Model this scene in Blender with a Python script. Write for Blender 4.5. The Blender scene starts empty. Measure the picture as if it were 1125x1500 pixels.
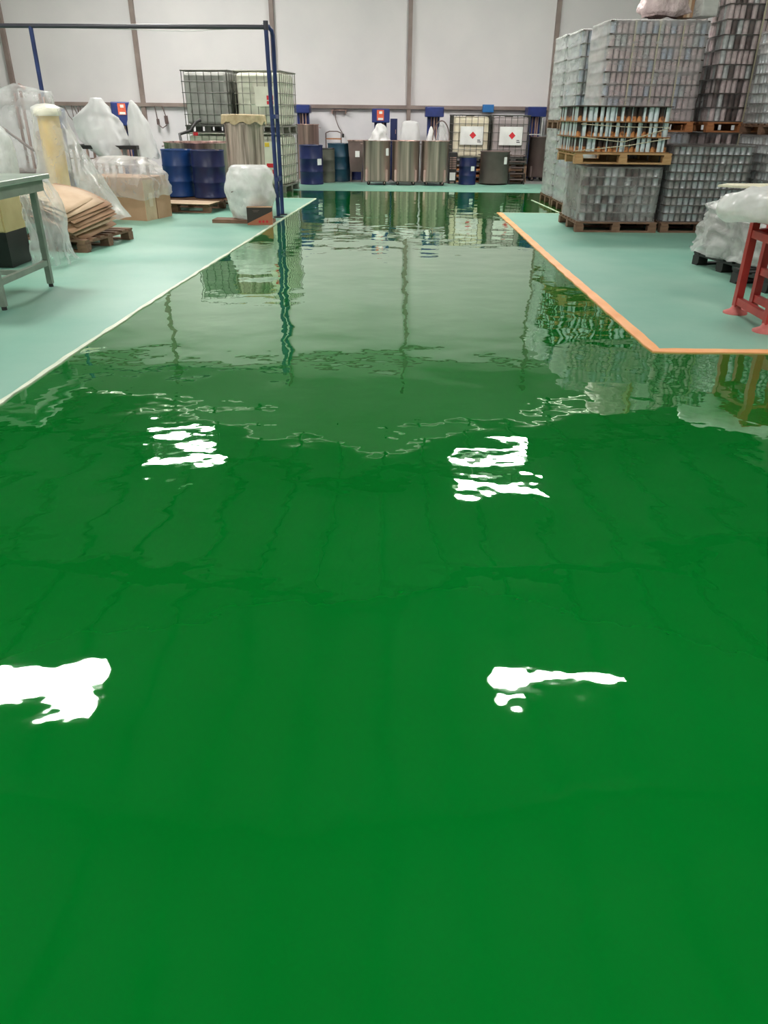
import bpy, bmesh, math, random
from mathutils import Matrix, Vector, noise
random.seed(7)
R = math.radians
PI = math.pi
scene = bpy.context.scene
C = scene.collection

# ------------------------------------------------------------------ camera, world, exposure
cam_d = bpy.data.cameras.new('camera')
cam_d.sensor_fit = 'VERTICAL'; cam_d.sensor_height = 36.0; cam_d.lens = 1090 / 1500 * 36.0
cam_d.clip_start = .05; cam_d.clip_end = 200
cam = bpy.data.objects.new('camera', cam_d); C.objects.link(cam)
cam.matrix_world = Matrix.Translation((0, 0, 1.5)) @ Matrix.Rotation(R(62), 4, 'X') @ Matrix.Rotation(R(.6), 4, 'Z')
scene.camera = cam
world = bpy.data.worlds.new('world'); scene.world = world; world.use_nodes = True
world.node_tree.nodes['Background'].inputs[0].default_value = (1, .93, .8, 1)
world.node_tree.nodes['Background'].inputs[1].default_value = 9.0
vs = scene.view_settings
vs.view_transform = 'Standard'; vs.look = 'None'; vs.gamma = 1; vs.use_curve_mapping = False
vs.exposure = 0.3
LAMP = 62.0            # emission of the ceiling lamp diffusers

# ------------------------------------------------------------------ materials
def lin(r, g, b):
    f = lambda c: (c / 255 / 12.92) if c / 255 <= .04045 else ((c / 255 + .055) / 1.055) ** 2.4
    return (f(r), f(g), f(b), 1)
class NT:
    def __init__(s, name):
        s.m = bpy.data.materials.new(name); s.m.use_nodes = True
        s.t = s.m.node_tree; s.N = s.t.nodes; s.b = s.N['Principled BSDF']
        s.out = s.N['Material Output']
    def n(s, kind, **kw):
        x = s.N.new(kind)
        for k, v in kw.items():
            if k.startswith('i_'): x.inputs[k[2:].replace('_', ' ')].default_value = v
            else: setattr(x, k, v)
        return x
    def l(s, a, b): s.t.links.new(a, b)
def ramp(nt, fac, stops):
    r = nt.n('ShaderNodeValToRGB'); e = r.color_ramp.elements
    while len(e) < len(stops): e.new(.5)
    for i, (p, c) in enumerate(stops): e[i].position = p; e[i].color = c
    nt.l(fac, r.inputs[0]); return r.outputs[0]
def mat(name, c1, c2=None, scale=4, rough=.6, metal=0, bump=0, bscale=30, stretch=None, detail=4, spec=.5):
    nt = NT(name); b = nt.b
    b.inputs['Roughness'].default_value = rough; b.inputs['Metallic'].default_value = metal
    b.inputs['Specular IOR Level'].default_value = spec
    co = nt.n('ShaderNodeTexCoord'); vec = co.outputs['Object']
    if stretch:
        mp = nt.n('ShaderNodeMapping'); mp.inputs['Scale'].default_value = stretch
        nt.l(vec, mp.inputs[0]); vec = mp.outputs[0]
    nz = nt.n('ShaderNodeTexNoise'); nz.inputs['Scale'].default_value = scale; nz.inputs['Detail'].default_value = detail
    nt.l(vec, nz.inputs['Vector'])
    c2 = c2 or tuple(x * .82 for x in c1[:3]) + (1,)
    nt.l(ramp(nt, nz.outputs['Fac'], [(.3, c2), (.7, c1)]), b.inputs['Base Color'])
    if bump:
        n2 = nt.n('ShaderNodeTexNoise'); n2.inputs['Scale'].default_value = bscale
        nt.l(vec, n2.inputs['Vector'])
        bp = nt.n('ShaderNodeBump'); bp.inputs['Strength'].default_value = 1; bp.inputs['Distance'].default_value = bump
        nt.l(n2.outputs['Fac'], bp.inputs['Height']); nt.l(bp.outputs[0], b.inputs['Normal'])
    return nt.m
M = {}
def wet_floor():
    nt = NT('glossy green epoxy'); b = nt.b
    co = nt.n('ShaderNodeTexCoord'); vec = co.outputs['Object']
    nz = nt.n('ShaderNodeTexNoise'); nz.inputs['Scale'].default_value = .35; nz.inputs['Detail'].default_value = 3
    nt.l(vec, nz.inputs['Vector'])
    nt.l(ramp(nt, nz.outputs['Fac'], [(.3, (.0006, .135, .016, 1)), (.7, (.001, .165, .026, 1))]), b.inputs['Base Color'])
    b.inputs['Roughness'].default_value = .015; b.inputs['IOR'].default_value = 1.62
    def wave(scale, det, dist, stretch):
        mp = nt.n('ShaderNodeMapping'); mp.inputs['Scale'].default_value = stretch
        nt.l(vec, mp.inputs[0])
        w = nt.n('ShaderNodeTexNoise'); w.inputs['Scale'].default_value = scale; w.inputs['Detail'].default_value = det
        w.inputs['Roughness'].default_value = .45
        nt.l(mp.outputs[0], w.inputs['Vector'])
        mu = nt.n('ShaderNodeMath', operation='MULTIPLY'); mu.inputs[1].default_value = dist
        nt.l(w.outputs['Fac'], mu.inputs[0]); return mu.outputs[0]
    a = nt.n('ShaderNodeMath', operation='ADD')
    nt.l(wave(.55, 1.0, .014, (1, 1, 1)), a.inputs[0])
    a2 = nt.n('ShaderNodeMath', operation='ADD'); nt.l(a2.outputs[0], a.inputs[1])
    a3 = nt.n('ShaderNodeMath', operation='ADD'); nt.l(a3.outputs[0], a2.inputs[1])
    nt.l(wave(2.3, 1.0, .0062, (1, 1, 1)), a2.inputs[0]); nt.l(wave(5.2, 1.0, .0012, (1, 1, 1)), a3.inputs[0]); nt.l(wave(13, 1.0, .0004, (1, 1, 1)), a3.inputs[1])
    bp = nt.n('ShaderNodeBump'); bp.inputs['Strength'].default_value = 1; bp.inputs['Distance'].default_value = 1
    nt.l(a.outputs[0], bp.inputs['Height']); nt.l(bp.outputs[0], b.inputs['Normal'])
    b.inputs['Coat Weight'].default_value = 1; b.inputs['Coat IOR'].default_value = 1.5; b.inputs['Coat Tint'].default_value = (.74, 1, .78, 1); b.inputs['Coat Roughness'].default_value = .015
    nt.l(bp.outputs[0], b.inputs['Coat Normal'])
    return nt.m
def plastic(name, col, base, amp, rough=.28, scale=5, bump=.02, stretch=(1, 1, 1), edge=.35, dist=.3):
    """thin cloudy film: part clear, part milky, with crinkles"""
    nt = NT(name); b = nt.b
    b.inputs['Base Color'].default_value = col; b.inputs['Roughness'].default_value = rough
    co = nt.n('ShaderNodeTexCoord'); mp = nt.n('ShaderNodeMapping'); mp.inputs['Scale'].default_value = stretch
    nt.l(co.outputs['Object'], mp.inputs[0])
    nz = nt.n('ShaderNodeTexNoise'); nz.inputs['Scale'].default_value = scale; nz.inputs['Detail'].default_value = 5; nz.inputs['Distortion'].default_value = dist
    nt.l(mp.outputs[0], nz.inputs['Vector'])
    fac = ramp(nt, nz.outputs['Fac'], [(.3, (base - amp,) * 3 + (1,)), (.72, (base + amp,) * 3 + (1,))])
    bp = nt.n('ShaderNodeBump'); bp.inputs['Strength'].default_value = 1; bp.inputs['Distance'].default_value = bump
    nt.l(nz.outputs['Fac'], bp.inputs['Height']); nt.l(bp.outputs[0], b.inputs['Normal'])
    tl = nt.n('ShaderNodeBsdfTranslucent'); tl.inputs[0].default_value = col
    mx0 = nt.n('ShaderNodeMixShader'); mx0.inputs[0].default_value = .3
    nt.l(b.outputs[0], mx0.inputs[1]); nt.l(tl.outputs[0], mx0.inputs[2])
    tr = nt.n('ShaderNodeBsdfTransparent'); tr.inputs[0].default_value = (.95, .96, .95, 1)
    mx = nt.n('ShaderNodeMixShader')
    lw = nt.n('ShaderNodeLayerWeight'); lw.inputs[0].default_value = .35
    ad = nt.n('ShaderNodeMath', operation='MULTIPLY_ADD'); ad.use_clamp = True; ad.inputs[1].default_value = edge
    nt.l(lw.outputs['Facing'], ad.inputs[0]); nt.l(fac, ad.inputs[2])
    nt.l(ad.outputs[0], mx.inputs[0]); nt.l(tr.outputs[0], mx.inputs[1]); nt.l(mx0.outputs[0], mx.inputs[2])
    nt.l(mx.outputs[0], nt.out.inputs['Surface'])
    return nt.m
def emit(name, col, s):
    nt = NT(name); nt.b.inputs['Emission Color'].default_value = col; nt.b.inputs['Emission Strength'].default_value = s
    nt.b.inputs['Base Color'].default_value = (.9, .9, .9, 1); return nt.m
def printed_can(name, seed):
    """tin with a pale blue side band, dark artwork and an orange lower picture"""
    nt = NT(name); b = nt.b; b.inputs['Roughness'].default_value = .3
    co = nt.n('ShaderNodeTexCoord'); sp = nt.n('ShaderNodeSeparateXYZ'); nt.l(co.outputs['Object'], sp.inputs[0])
    at = nt.n('ShaderNodeMath', operation='ARCTAN2'); nt.l(sp.outputs[1], at.inputs[0]); nt.l(sp.outputs[0], at.inputs[1])
    side = nt.n('ShaderNodeMath', operation='SINE'); ad = nt.n('ShaderNodeMath', operation='ADD'); ad.inputs[1].default_value = seed
    nt.l(at.outputs[0], ad.inputs[0]); nt.l(ad.outputs[0], side.inputs[0])
    gt = nt.n('ShaderNodeMath', operation='GREATER_THAN'); gt.inputs[1].default_value = -.1; nt.l(side.outputs[0], gt.inputs[0])
    nz = nt.n('ShaderNodeTexNoise'); nz.inputs['Scale'].default_value = 22; nt.l(co.outputs['Object'], nz.inputs['Vector'])
    zz = nt.n('ShaderNodeMath', operation='MULTIPLY_ADD'); zz.inputs[1].default_value = .14; nt.l(nz.outputs['Fac'], zz.inputs[0]); nt.l(sp.outputs[2], zz.inputs[2])
    art = ramp(nt, zz.outputs[0], [(.07, lin(212, 156, 100)), (.105, lin(184, 118, 66)), (.125, lin(62, 42, 32)), (.2, lin(40, 32, 30))])
    mx = nt.n('ShaderNodeMix', data_type='RGBA'); mx.inputs['B'].default_value = lin(205, 217, 220)
    nt.l(gt.outputs[0], mx.inputs['Factor']); nt.l(art, mx.inputs['A']); nt.l(mx.outputs['Result'], b.inputs['Base Color'])
    return nt.m
def box_print(name):
    nt = NT(name); b = nt.b; b.inputs['Roughness'].default_value = .7
    co = nt.n('ShaderNodeTexCoord'); sp = nt.n('ShaderNodeSeparateXYZ'); nt.l(co.outputs['Object'], sp.inputs[0])
    m = nt.n('ShaderNodeMath', operation='MULTIPLY_ADD'); m.inputs[1].default_value = -.45; nt.l(sp.outputs[0], m.inputs[0]); nt.l(sp.outputs[2], m.inputs[2])
    gt = nt.n('ShaderNodeMath', operation='GREATER_THAN'); gt.inputs[1].default_value = .11; nt.l(m.outputs[0], gt.inputs[0])
    mx = nt.n('ShaderNodeMix', data_type='RGBA'); mx.inputs['A'].default_value = lin(165, 105, 75); mx.inputs['B'].default_value = lin(52, 46, 40)
    nt.l(gt.outputs[0], mx.inputs['Factor']); nt.l(mx.outputs['Result'], b.inputs['Base Color']); return nt.m

M['green'] = wet_floor()
M['teal'] = mat('pale teal floor paint with shade patches', lin(138, 180, 160), lin(106, 164, 144), .9, .4, bump=.0006, bscale=9, detail=7)  # darker patches put soft shade and reflections into the teal colour
M['conc'] = mat('bare grey floor', lin(160, 160, 155), None, 2, .6)
M['orange'] = mat('orange edge paint', lin(246, 184, 128), lin(238, 160, 100), 3, .5)
M['cream'] = mat('pale edge line', lin(225, 230, 205), lin(190, 205, 180), 5, .5)
M['wall'] = mat('white wall sheet', lin(226, 221, 220), lin(216, 212, 212), .8, .55, bump=.001, bscale=3)
M['wall2'] = mat('white masonry', lin(226, 223, 224), lin(214, 212, 214), 1.5, .7, bump=.002, bscale=8)
M['gable'] = mat('dull grey-green gable sheet', lin(206, 208, 198), lin(190, 196, 184), .7, .6)
M['roof'] = mat('grey roof sheet', lin(88, 96, 94), lin(76, 84, 82), .5, .6)
M['purlin'] = mat('dark roof steel', lin(60, 62, 60), None, 3, .6)
M['post'] = mat('taupe painted steel', lin(150, 134, 126), lin(128, 112, 106), 3, .5)
M['sidewall'] = mat('side wall sheet', lin(188, 186, 182), lin(172, 171, 168), .6, .6)
M['bluepipe'] = mat('dark blue painted pipe', lin(44, 62, 112), lin(32, 46, 88), 5, .4)
M['darkpipe'] = mat('dark grey blue pipe', lin(62, 62, 70), None, 5, .4)
M['mach_blue'] = mat('machine blue paint', lin(40, 56, 122), lin(28, 40, 92), 4, .35)
M['blue_box'] = mat('bright blue plastic', lin(40, 120, 190), None, 4, .4)
M['drum_blue'] = mat('royal blue drum paint', lin(22, 66, 128), lin(16, 48, 100), 3, .35)
M['drum_navy'] = mat('navy drum paint', lin(28, 40, 88), lin(20, 28, 66), 3, .35)
M['drum_teal'] = mat('petrol blue drum paint', lin(24, 70, 88), lin(18, 52, 72), 3, .4)
M['drum_olive'] = mat('olive grey drum plastic', lin(98, 100, 84), lin(62, 60, 58), 3, .5)
M['steel'] = mat('brushed stainless with painted highlights', lin(216, 178, 168), lin(96, 78, 74), 11, .28, .4, stretch=(1, 1, .03))  # vertical light and dark streaks paint reflected highlights into the steel colour
M['steel_dark'] = mat('dull grey steel', lin(118, 100, 96), lin(96, 80, 76), 3, .45, .1)
M['stain'] = mat('resin stained steel', lin(224, 202, 190), lin(108, 90, 80), 22, .5, 0, stretch=(1, 1, .05), bump=.004, bscale=18)
M['paper'] = mat('cream crumpled paper', lin(214, 198, 160), lin(176, 152, 116), 9, .8, bump=.01, bscale=14)
M['cage'] = mat('galvanised tube', lin(128, 128, 116), None, 6, .4, .3)
M['cage_dark'] = mat('dark galvanised tube', lin(84, 84, 78), None, 6, .4, .3)
M['ibc_white'] = mat('milky tank plastic', lin(226, 226, 208), lin(206, 206, 188), 3, .4)
M['ibc_grey'] = mat('grimy grey tank plastic', lin(172, 172, 166), lin(140, 140, 134), 3, .5)
M['ibc_mauve'] = mat('tinted tank plastic', lin(170, 158, 156), lin(150, 138, 138), 3, .45)
M['ibc_yel'] = mat('yellowed tank plastic', lin(226, 216, 192), lin(206, 194, 168), 3, .45)
M['white'] = mat('white label', lin(230, 230, 226), None, 5, .5)
M['red'] = mat('red print', lin(205, 40, 50), None, 5, .5)
M['yellow'] = mat('yellow print', lin(226, 196, 60), None, 5, .5)
M['orangeprint'] = mat('orange print', lin(228, 110, 70), lin(200, 80, 60), 30, .5)
M['ink'] = mat('dark print', lin(52, 50, 56), None, 5, .5)
M['wood'] = mat('pale pallet wood', lin(196, 158, 112), lin(164, 122, 80), 6, .75, bump=.002, stretch=(1, 6, 6))
M['wood_brown'] = mat('worn brown pallet wood', lin(138, 106, 84), lin(104, 78, 60), 6, .8, bump=.002, stretch=(1, 6, 6))
M['wood_orange'] = mat('orange brown wood', lin(188, 128, 80), lin(160, 100, 60), 6, .75, stretch=(1, 6, 6))
M['card'] = mat('brown cardboard', lin(176, 142, 112), lin(156, 120, 90), 3, .75)
M['card_pale'] = mat('pale cardboard', lin(200, 176, 146), lin(176, 150, 120), 3, .7)
M['tape'] = mat('shiny packing tape', lin(225, 205, 180), None, 5, .12)
M['black'] = mat('black plastic', lin(38, 36, 35), None, 6, .5)
M['rubber'] = mat('dark rubber', lin(45, 44, 44), None, 6, .7)
M['foam_y'] = mat('yellow foam', lin(222, 192, 122), lin(204, 168, 96), 4, .8)
M['foam_w'] = mat('ivory foam', lin(240, 236, 214), None, 5, .8)
M['cab_y'] = mat('yellow painted drawer', lin(222, 202, 152), lin(206, 182, 130), 4, .5)
M['bench'] = mat('grey green bench steel', lin(150, 160, 146), lin(122, 132, 120), 4, .4, .3)
M['benchtop'] = mat('grey green bench top', lin(168, 182, 168), lin(140, 158, 142), 4, .3, .2)
M['red_steel'] = mat('red painted steel', lin(184, 56, 50), lin(156, 40, 38), 5, .4)
M['pink_steel'] = mat('worn red pad', lin(208, 120, 112), lin(180, 86, 80), 8, .5)
M['board'] = mat('cream foam board', lin(232, 228, 200), None, 4, .6)
M['can_silver'] = mat('silver tin', lin(206, 208, 212), lin(160, 162, 168), 14, .25, .5)
M['can_grey'] = mat('grey tin', lin(176, 170, 168), lin(120, 116, 116), 14, .3, .3)
M['can_pink'] = mat('pinkish white tin', lin(224, 204, 204), lin(184, 162, 164), 16, .35, .0)
M['can_white'] = mat('white tin', lin(214, 216, 216), lin(170, 172, 174), 16, .35, .2)
M['can_bluew'] = mat('pale blue tin', lin(196, 202, 214), lin(156, 168, 190), 16, .35, .2)
M['can_dark'] = mat('brown printed tin', lin(92, 70, 66), lin(66, 52, 50), 16, .4, .2)
M['sheet_dark'] = mat('dark layer card', lin(74, 62, 54), None, 5, .7)
M['sheet_brown'] = mat('brown layer card', lin(150, 108, 66), lin(120, 84, 50), 5, .7)
M['sheet_grey'] = mat('grey layer card', lin(128, 122, 118), lin(104, 98, 96), 5, .7)
M['core'] = mat('packed inner load', lin(60, 56, 56), None, 6, .8)
M['strap'] = mat('cream strap', lin(208, 198, 168), None, 6, .4)
for k in range(3): M['print%d' % k] = printed_can('printed tin %d' % k, k * 2.1)
M['film'] = plastic('clear stretch film', (.88, .88, .88, 1), .08, .08, .14, 3, .015, (1, 1, 4), .3)
M['film_milky'] = plastic('milky stretch film', (.86, .87, .86, 1), .15, .13, .2, 3, .015, (1, 1, 4), .42)
M['film_soft'] = plastic('cloudy stretch film', (.85, .84, .84, 1), .25, .12, .16, 2.5, .02, (1, 1, 3), .55)
M['film_haze'] = plastic('hazy loose film', (.74, .73, .71, 1), .2, .2, .2, 2.2, .03, (1, 1, 1.6), .4, 1.0)
M['bag'] = plastic('white plastic bag', (.92, .92, .91, 1), .78, .1, .35, 3, .01, (1, 1, .5), .2)
M['bag_clear'] = plastic('clear plastic sheet', (.92, .93, .92, 1), .2, .14, .16, 3.5, .012, (1, 1, .6), .38)
M['bag_thick'] = plastic('crumpled plastic cover', (.9, .91, .89, 1), .66, .2, .22, 5, .02, (1, 1, 1), .3)
M['cover_grey'] = plastic('crumpled clear cover', (.76, .78, .75, 1), .34, .22, .18, 4, .03, (1, 1, 1), .4, .8)
M['foam_pink'] = mat('pinkish foam crumbs', lin(232, 214, 212), lin(206, 186, 186), 9, .7, bump=.03, bscale=18)
M['lamp'] = emit('lamp diffuser', (1, .97, .93, 1), LAMP)
M['lampbox'] = mat('white lamp housing', lin(220, 220, 218), None, 5, .4)
M['boxprint'] = box_print('printed carton')

# ------------------------------------------------------------------ mesh helpers
class MB:
    def __init__(s): s.v = []; s.f = []; s.mi = []; s.smooth = []
    def add(s, vs_, fs, mi=0, T=None, smooth=False):
        o = len(s.v)
        for p in vs_:
            p = Vector(p); s.v.append(T @ p if T else p)
        for f in fs: s.f.append([i + o for i in f]); s.mi.append(mi); s.smooth.append(smooth)
        return s
    def box(s, x0, x1, y0, y1, z0, z1, mi=0, T=None):
        return s.add([(x0, y0, z0), (x1, y0, z0), (x1, y1, z0), (x0, y1, z0), (x0, y0, z1), (x1, y0, z1), (x1, y1, z1), (x0, y1, z1)],
                     [(3, 2, 1, 0), (4, 5, 6, 7), (0, 1, 5, 4), (1, 2, 6, 5), (2, 3, 7, 6), (3, 0, 4, 7)], mi, T)
    def cbox(s, c, d, mi=0, T=None):
        return s.box(c[0] - d[0] / 2, c[0] + d[0] / 2, c[1] - d[1] / 2, c[1] + d[1] / 2, c[2] - d[2] / 2, c[2] + d[2] / 2, mi, T)
    def lathe(s, prof, seg=24, mi=0, T=None, smooth=True, capb=True, capt=True):
        vs_ = []; fs = []
        for r, z in prof:
            for k in range(seg):
                a = 2 * PI * k / seg; vs_.append((r * math.cos(a), r * math.sin(a), z))
        for i in range(len(prof) - 1):
            for k in range(seg):
                k2 = (k + 1) % seg
                fs.append((i * seg + k, i * seg + k2, (i + 1) * seg + k2, (i + 1) * seg + k))
        s.add(vs_, fs, mi, T, smooth)
        n = len(prof) - 1
        if capb: s.add(vs_[:seg], [tuple(reversed(range(seg)))], mi, T)
        if capt: s.add(vs_[n * seg:], [tuple(range(seg))], mi, T)
        return s
    def tube(s, pts, r, seg=8, mi=0, T=None):
        pts = [Vector(p) for p in pts]; rings = []
        up = None
        for i, p in enumerate(pts):
            d = (pts[min(i + 1, len(pts) - 1)] - pts[max(i - 1, 0)]).normalized()
            if up is None or abs(up.dot(d)) > .98:
                up = Vector((0, 0, 1)) if abs(d.z) < .9 else Vector((0, 1, 0))
            a = d.cross(up).normalized(); b = a.cross(d).normalized(); up = b
            rings.append([p + (a * math.cos(2 * PI * k / seg) + b * math.sin(2 * PI * k / seg)) * r for k in range(seg)])
        vs_ = [v for q in rings for v in q]; fs = []
        for i in range(len(pts) - 1):
            for k in range(seg):
                k2 = (k + 1) % seg
                fs.append((i * seg + k, i * seg + k2, (i + 1) * seg + k2, (i + 1) * seg + k))
        s.add(vs_, fs, mi, T, seg > 4)
        s.add(rings[0], [tuple(reversed(range(seg)))], mi, T); s.add(rings[-1], [tuple(range(seg))], mi, T)
        return s
    def mesh(s, name, mats, bevel=0):
        me = bpy.data.meshes.new(name)
        me.from_pydata([tuple(v) for v in s.v], [], s.f)
        if not isinstance(mats, (list, tuple)): mats = [mats]
        for m in mats: me.materials.append(M[m])
        for i, p in enumerate(me.polygons): p.material_index = s.mi[i]; p.use_smooth = s.smooth[i]
        bm = bmesh.new(); bm.from_mesh(me); bmesh.ops.recalc_face_normals(bm, faces=bm.faces)
        if bevel:
            bmesh.ops.bevel(bm, geom=[e for e in bm.edges], offset=bevel, segments=2, affect='EDGES', profile=.5)
        bm.to_mesh(me); bm.free(); me.update()
        return me
    def build(s, name, mats, parent=None, loc=None, bevel=0, rot=None):
        return put(name, s.mesh(name, mats, bevel), parent, loc, rot)
def put(name, me, parent=None, loc=None, rot=None):
    o = bpy.data.objects.new(name, me); C.objects.link(o)
    if parent: o.parent = parent
    if loc: o.location = loc
    if rot: o.rotation_euler = rot
    return o
def tag(o, label, cat, group=None, kind=None):
    if label: o['label'] = label
    if cat: o['category'] = cat
    if group: o['group'] = group
    if kind: o['kind'] = kind
    return o
def thing(name, label, cat, loc=(0, 0, 0), rz=0, group=None):
    o = bpy.data.objects.new(name, None); C.objects.link(o); o.empty_display_size = .1
    o.location = loc; o.rotation_euler = (0, 0, R(rz)); return tag(o, label, cat, group)
def struct(name, mb, mats, parent=None, label=None):
    o = mb.build(name, mats, parent)
    if not parent: o['kind'] = 'structure'
    if label: o['label'] = label
    return o
def lerp(a, b, t): return a + (b - a) * t
def drape_mesh(rings, wr=.04, seed=0, seg=56, sub=5, flat_top=True, fold=9, rough=.02, hem=0.0, crink=0.0):
    """sheet draped over something: rings (cx, cy, z, a, b, n) from top to hem, superellipse power n"""
    rnd = random.Random(seed); mb = MB(); vs_ = []; fs = []
    ph = [(rnd.randint(3, fold), rnd.uniform(0, 2 * PI), rnd.uniform(.4, 1)) for _ in range(5)]
    rows = []
    for i in range(len(rings) - 1):
        for j in range(sub):
            t = j / sub; rows.append([lerp(p, q, t) for p, q in zip(rings[i], rings[i + 1])])
    rows.append(list(rings[-1])); nR = len(rows)
    for i, (cx, cy, z, a, b, n) in enumerate(rows):
        t = i / (nR - 1)
        for k in range(seg):
            th = 2 * PI * k / seg; c, s = math.cos(th), math.sin(th)
            rr = (abs(c) ** n + abs(s) ** n) ** (-1 / n)
            w = 1 + wr * (.25 + t) * sum(am * math.sin(f * th + p + 1.5 * t * am) for f, p, am in ph)
            nv = noise.noise(Vector((c * 2.2 * a * 4 + seed * 3.1, s * 2.2 * b * 4, z * 5)))
            w += rough * nv / max(a, .08) * 1.5
            if crink:
                q = Vector((c * a * 7 + seed, s * b * 7, z * 7))
                w += crink * ((.5 - abs(noise.noise(q))) + .5 * (.5 - abs(noise.noise(q * 2.3)))) / max(a, .15)
            x = cx + a * rr * c * w; y = cy + b * rr * s * w
            zz = z + rough * .8 * noise.noise(Vector((x * 5, y * 5, z * 4 + seed))) * (1 if i else .5)
            if i == nR - 1 and hem: zz += hem * sum(am * math.sin((f + 1) * th + p) for f, p, am in ph) / 3
            vs_.append((x, y, zz))
    for i in range(nR - 1):
        for k in range(seg):
            k2 = (k + 1) % seg; fs.append((i * seg + k, (i + 1) * seg + k, (i + 1) * seg + k2, i * seg + k2))
    top = rows[0]; vs_.append((top[0], top[1], top[2] + .01)); ci = len(vs_) - 1
    for k in range(seg): fs.append((ci, k, (k + 1) % seg))
    mb.add(vs_, fs, 0, None, True); return mb
def drape(name, rings, m, parent=None, loc=None, **kw):
    return drape_mesh(rings, **kw).build(name, m, parent, loc)
def text(body, size, m, parent, loc, rot):
    cu = bpy.data.curves.new('lettering', 'FONT'); cu.body = body; cu.size = size; cu.extrude = .001
    cu.align_x = 'CENTER'; cu.align_y = 'CENTER'
    o = bpy.data.objects.new('lettering', cu); C.objects.link(o)
    dg = bpy.context.evaluated_depsgraph_get(); me = bpy.data.meshes.new_from_object(o.evaluated_get(dg))
    bpy.data.objects.remove(o); me.materials.clear(); me.materials.append(M[m])
    return put('lettering', me, parent, loc, rot)

# ------------------------------------------------------------------ the setting
XL, XR, YB, YF = -11.5, 9.6, -7.0, 23.3
struct('floor', MB().box(XL, XR, YB, YF, -.1, 0), 'green')
def slab(pts, z0, z1):
    n = len(pts); mb = MB()
    mb.add([(x, y, z0) for x, y in pts] + [(x, y, z1) for x, y in pts],
           [tuple(range(n, 2 * n)), tuple(reversed(range(n)))] + [(i, (i + 1) % n, n + (i + 1) % n, n + i) for i in range(n)])
    return mb
Lline = [(-2.28, YB), (-2.25, 4.12), (-2.21, 5.21), (-2.09, 7.34), (-1.9, 10.14), (-1.68, 13.4), (-1.46, 16.45)]
left_pts = Lline + [(XL, 16.6), (XL, YB)]
fl = struct('floor_walkway', slab(left_pts, 0, .004), 'teal', label='pale teal painted floor beside the green aisle, under the benches and drums')
right_pts = [(2.02, 5.42), (XR, 5.42), (XR, 14.2), (2.0, 14.2)]
struct('floor_storage', slab(right_pts, 0, .004), 'teal', label='pale teal painted floor under the stacked pallets')
struct('floor_strip', slab([(-6, 18.3), (XR, 18.3), (XR, 20.8), (-6, 20.8)], 0, .004), 'teal', label='pale teal floor strip along the tanks')
struct('floor_concrete', slab([(XL, 20.8), (XR, 20.8), (XR, YF), (XL, YF)], 0, .003), 'conc', label='bare grey floor strip at the foot of the wall')
def ribbon(pts, w, z0, z1, jit=0.0, seed=1):
    rnd = random.Random(seed); fine = []
    for i in range(len(pts) - 1):
        L = math.dist(pts[i], pts[i + 1]); n = max(1, int(L / .15))
        for j in range(n): fine.append(tuple(lerp(a, b, j / n) for a, b in zip(pts[i], pts[i + 1])))
    fine.append(pts[-1]); vs_ = []; fs = []
    for i, p in enumerate(fine):
        q0 = fine[max(i - 1, 0)]; q1 = fine[min(i + 1, len(fine) - 1)]
        d = Vector((q1[0] - q0[0], q1[1] - q0[1])).normalized(); nx, ny = -d.y, d.x
        a = w * .5 + rnd.uniform(-jit, jit); b = w * .5 + rnd.uniform(-jit, jit)
        for z in (z0, z1): vs_ += [(p[0] + nx * a, p[1] + ny * a, z), (p[0] - nx * b, p[1] - ny * b, z)]
    for i in range(len(fine) - 1):
        o = i * 4; q = o + 4
        fs += [(o + 2, o + 3, q + 3, q + 2), (o, q, q + 1, o + 1), (o, o + 2, q + 2, q), (o + 1, q + 1, q + 3, o + 3)]
    return MB().add(vs_, fs)
struct('trim_1', ribbon(Lline + [(-2.6, 16.46)], .035, 0, .008, .008), 'cream', label='thin pale edge line along the left of the green aisle')
struct('trim_2', ribbon([(2.0, 14.2), (1.99, 12), (1.97, 9), (1.98, 5.38), (4, 5.37), (XR, 5.37)], .095, 0, .009, .006), 'orange', label='orange edge line around the storage floor')
struct('trim_3', ribbon([(2.98, 16.6), (3.1, 14.3)], .022, 0, .008, .004), 'cream', label='pale edge line beside the far pallet stacks')
struct('trim_18', ribbon([(2.0, 14.2), (3.1, 14.2)], .03, 0, .008, .004), 'cream', label='thin pale line across the end of the storage floor')

RIDGE, EAVE, RX = 8.3, 6.2, -.9
wl = struct('wall_far', MB().box(XL, XR, YF, YF + .2, 0, 1.72), 'wall2', label='white painted lower wall behind the tanks')
cols = [-10.2, -6.72, -3.08, .56, 4.42, 8.1]
edges = [XL] + cols + [XR]
for a, b in zip(edges[:-1], edges[1:]):
    MB().box(a, b, YF + .02, YF + .2, 1.72, 5.35).build('wall_panel', 'wall', wl)
g = MB(); pts = [(XL, 5.35), (XR, 5.35), (XR, EAVE - .05), (RX, RIDGE - .06), (XL, EAVE - .05)]
g.add([(x, YF + .03, z) for x, z in pts] + [(x, YF + .2, z) for x, z in pts], [(4, 3, 2, 1, 0), (5, 6, 7, 8, 9)] + [(i, (i + 1) % 5, 5 + (i + 1) % 5, 5 + i) for i in range(5)])
g.build('gable_sheet', 'gable', wl)
for i, x in enumerate(cols):
    struct('trim_%d' % (4 + i), MB().box(x - .055, x + .055, YF - .1, YF + .02, 1.1 if i != 3 else 1.15, 6.3), 'post', label='taupe steel wall post')
struct('trim_10', MB().box(XL, XR, YF - .13, YF - .005, 1.68, 1.77), 'post', label='taupe steel rail running along the wall')
struct('trim_11', MB().box(XL, XR, YF - .08, YF - .0, 5.3, 5.4), 'post', label='upper taupe steel rail under the gable')
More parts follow.
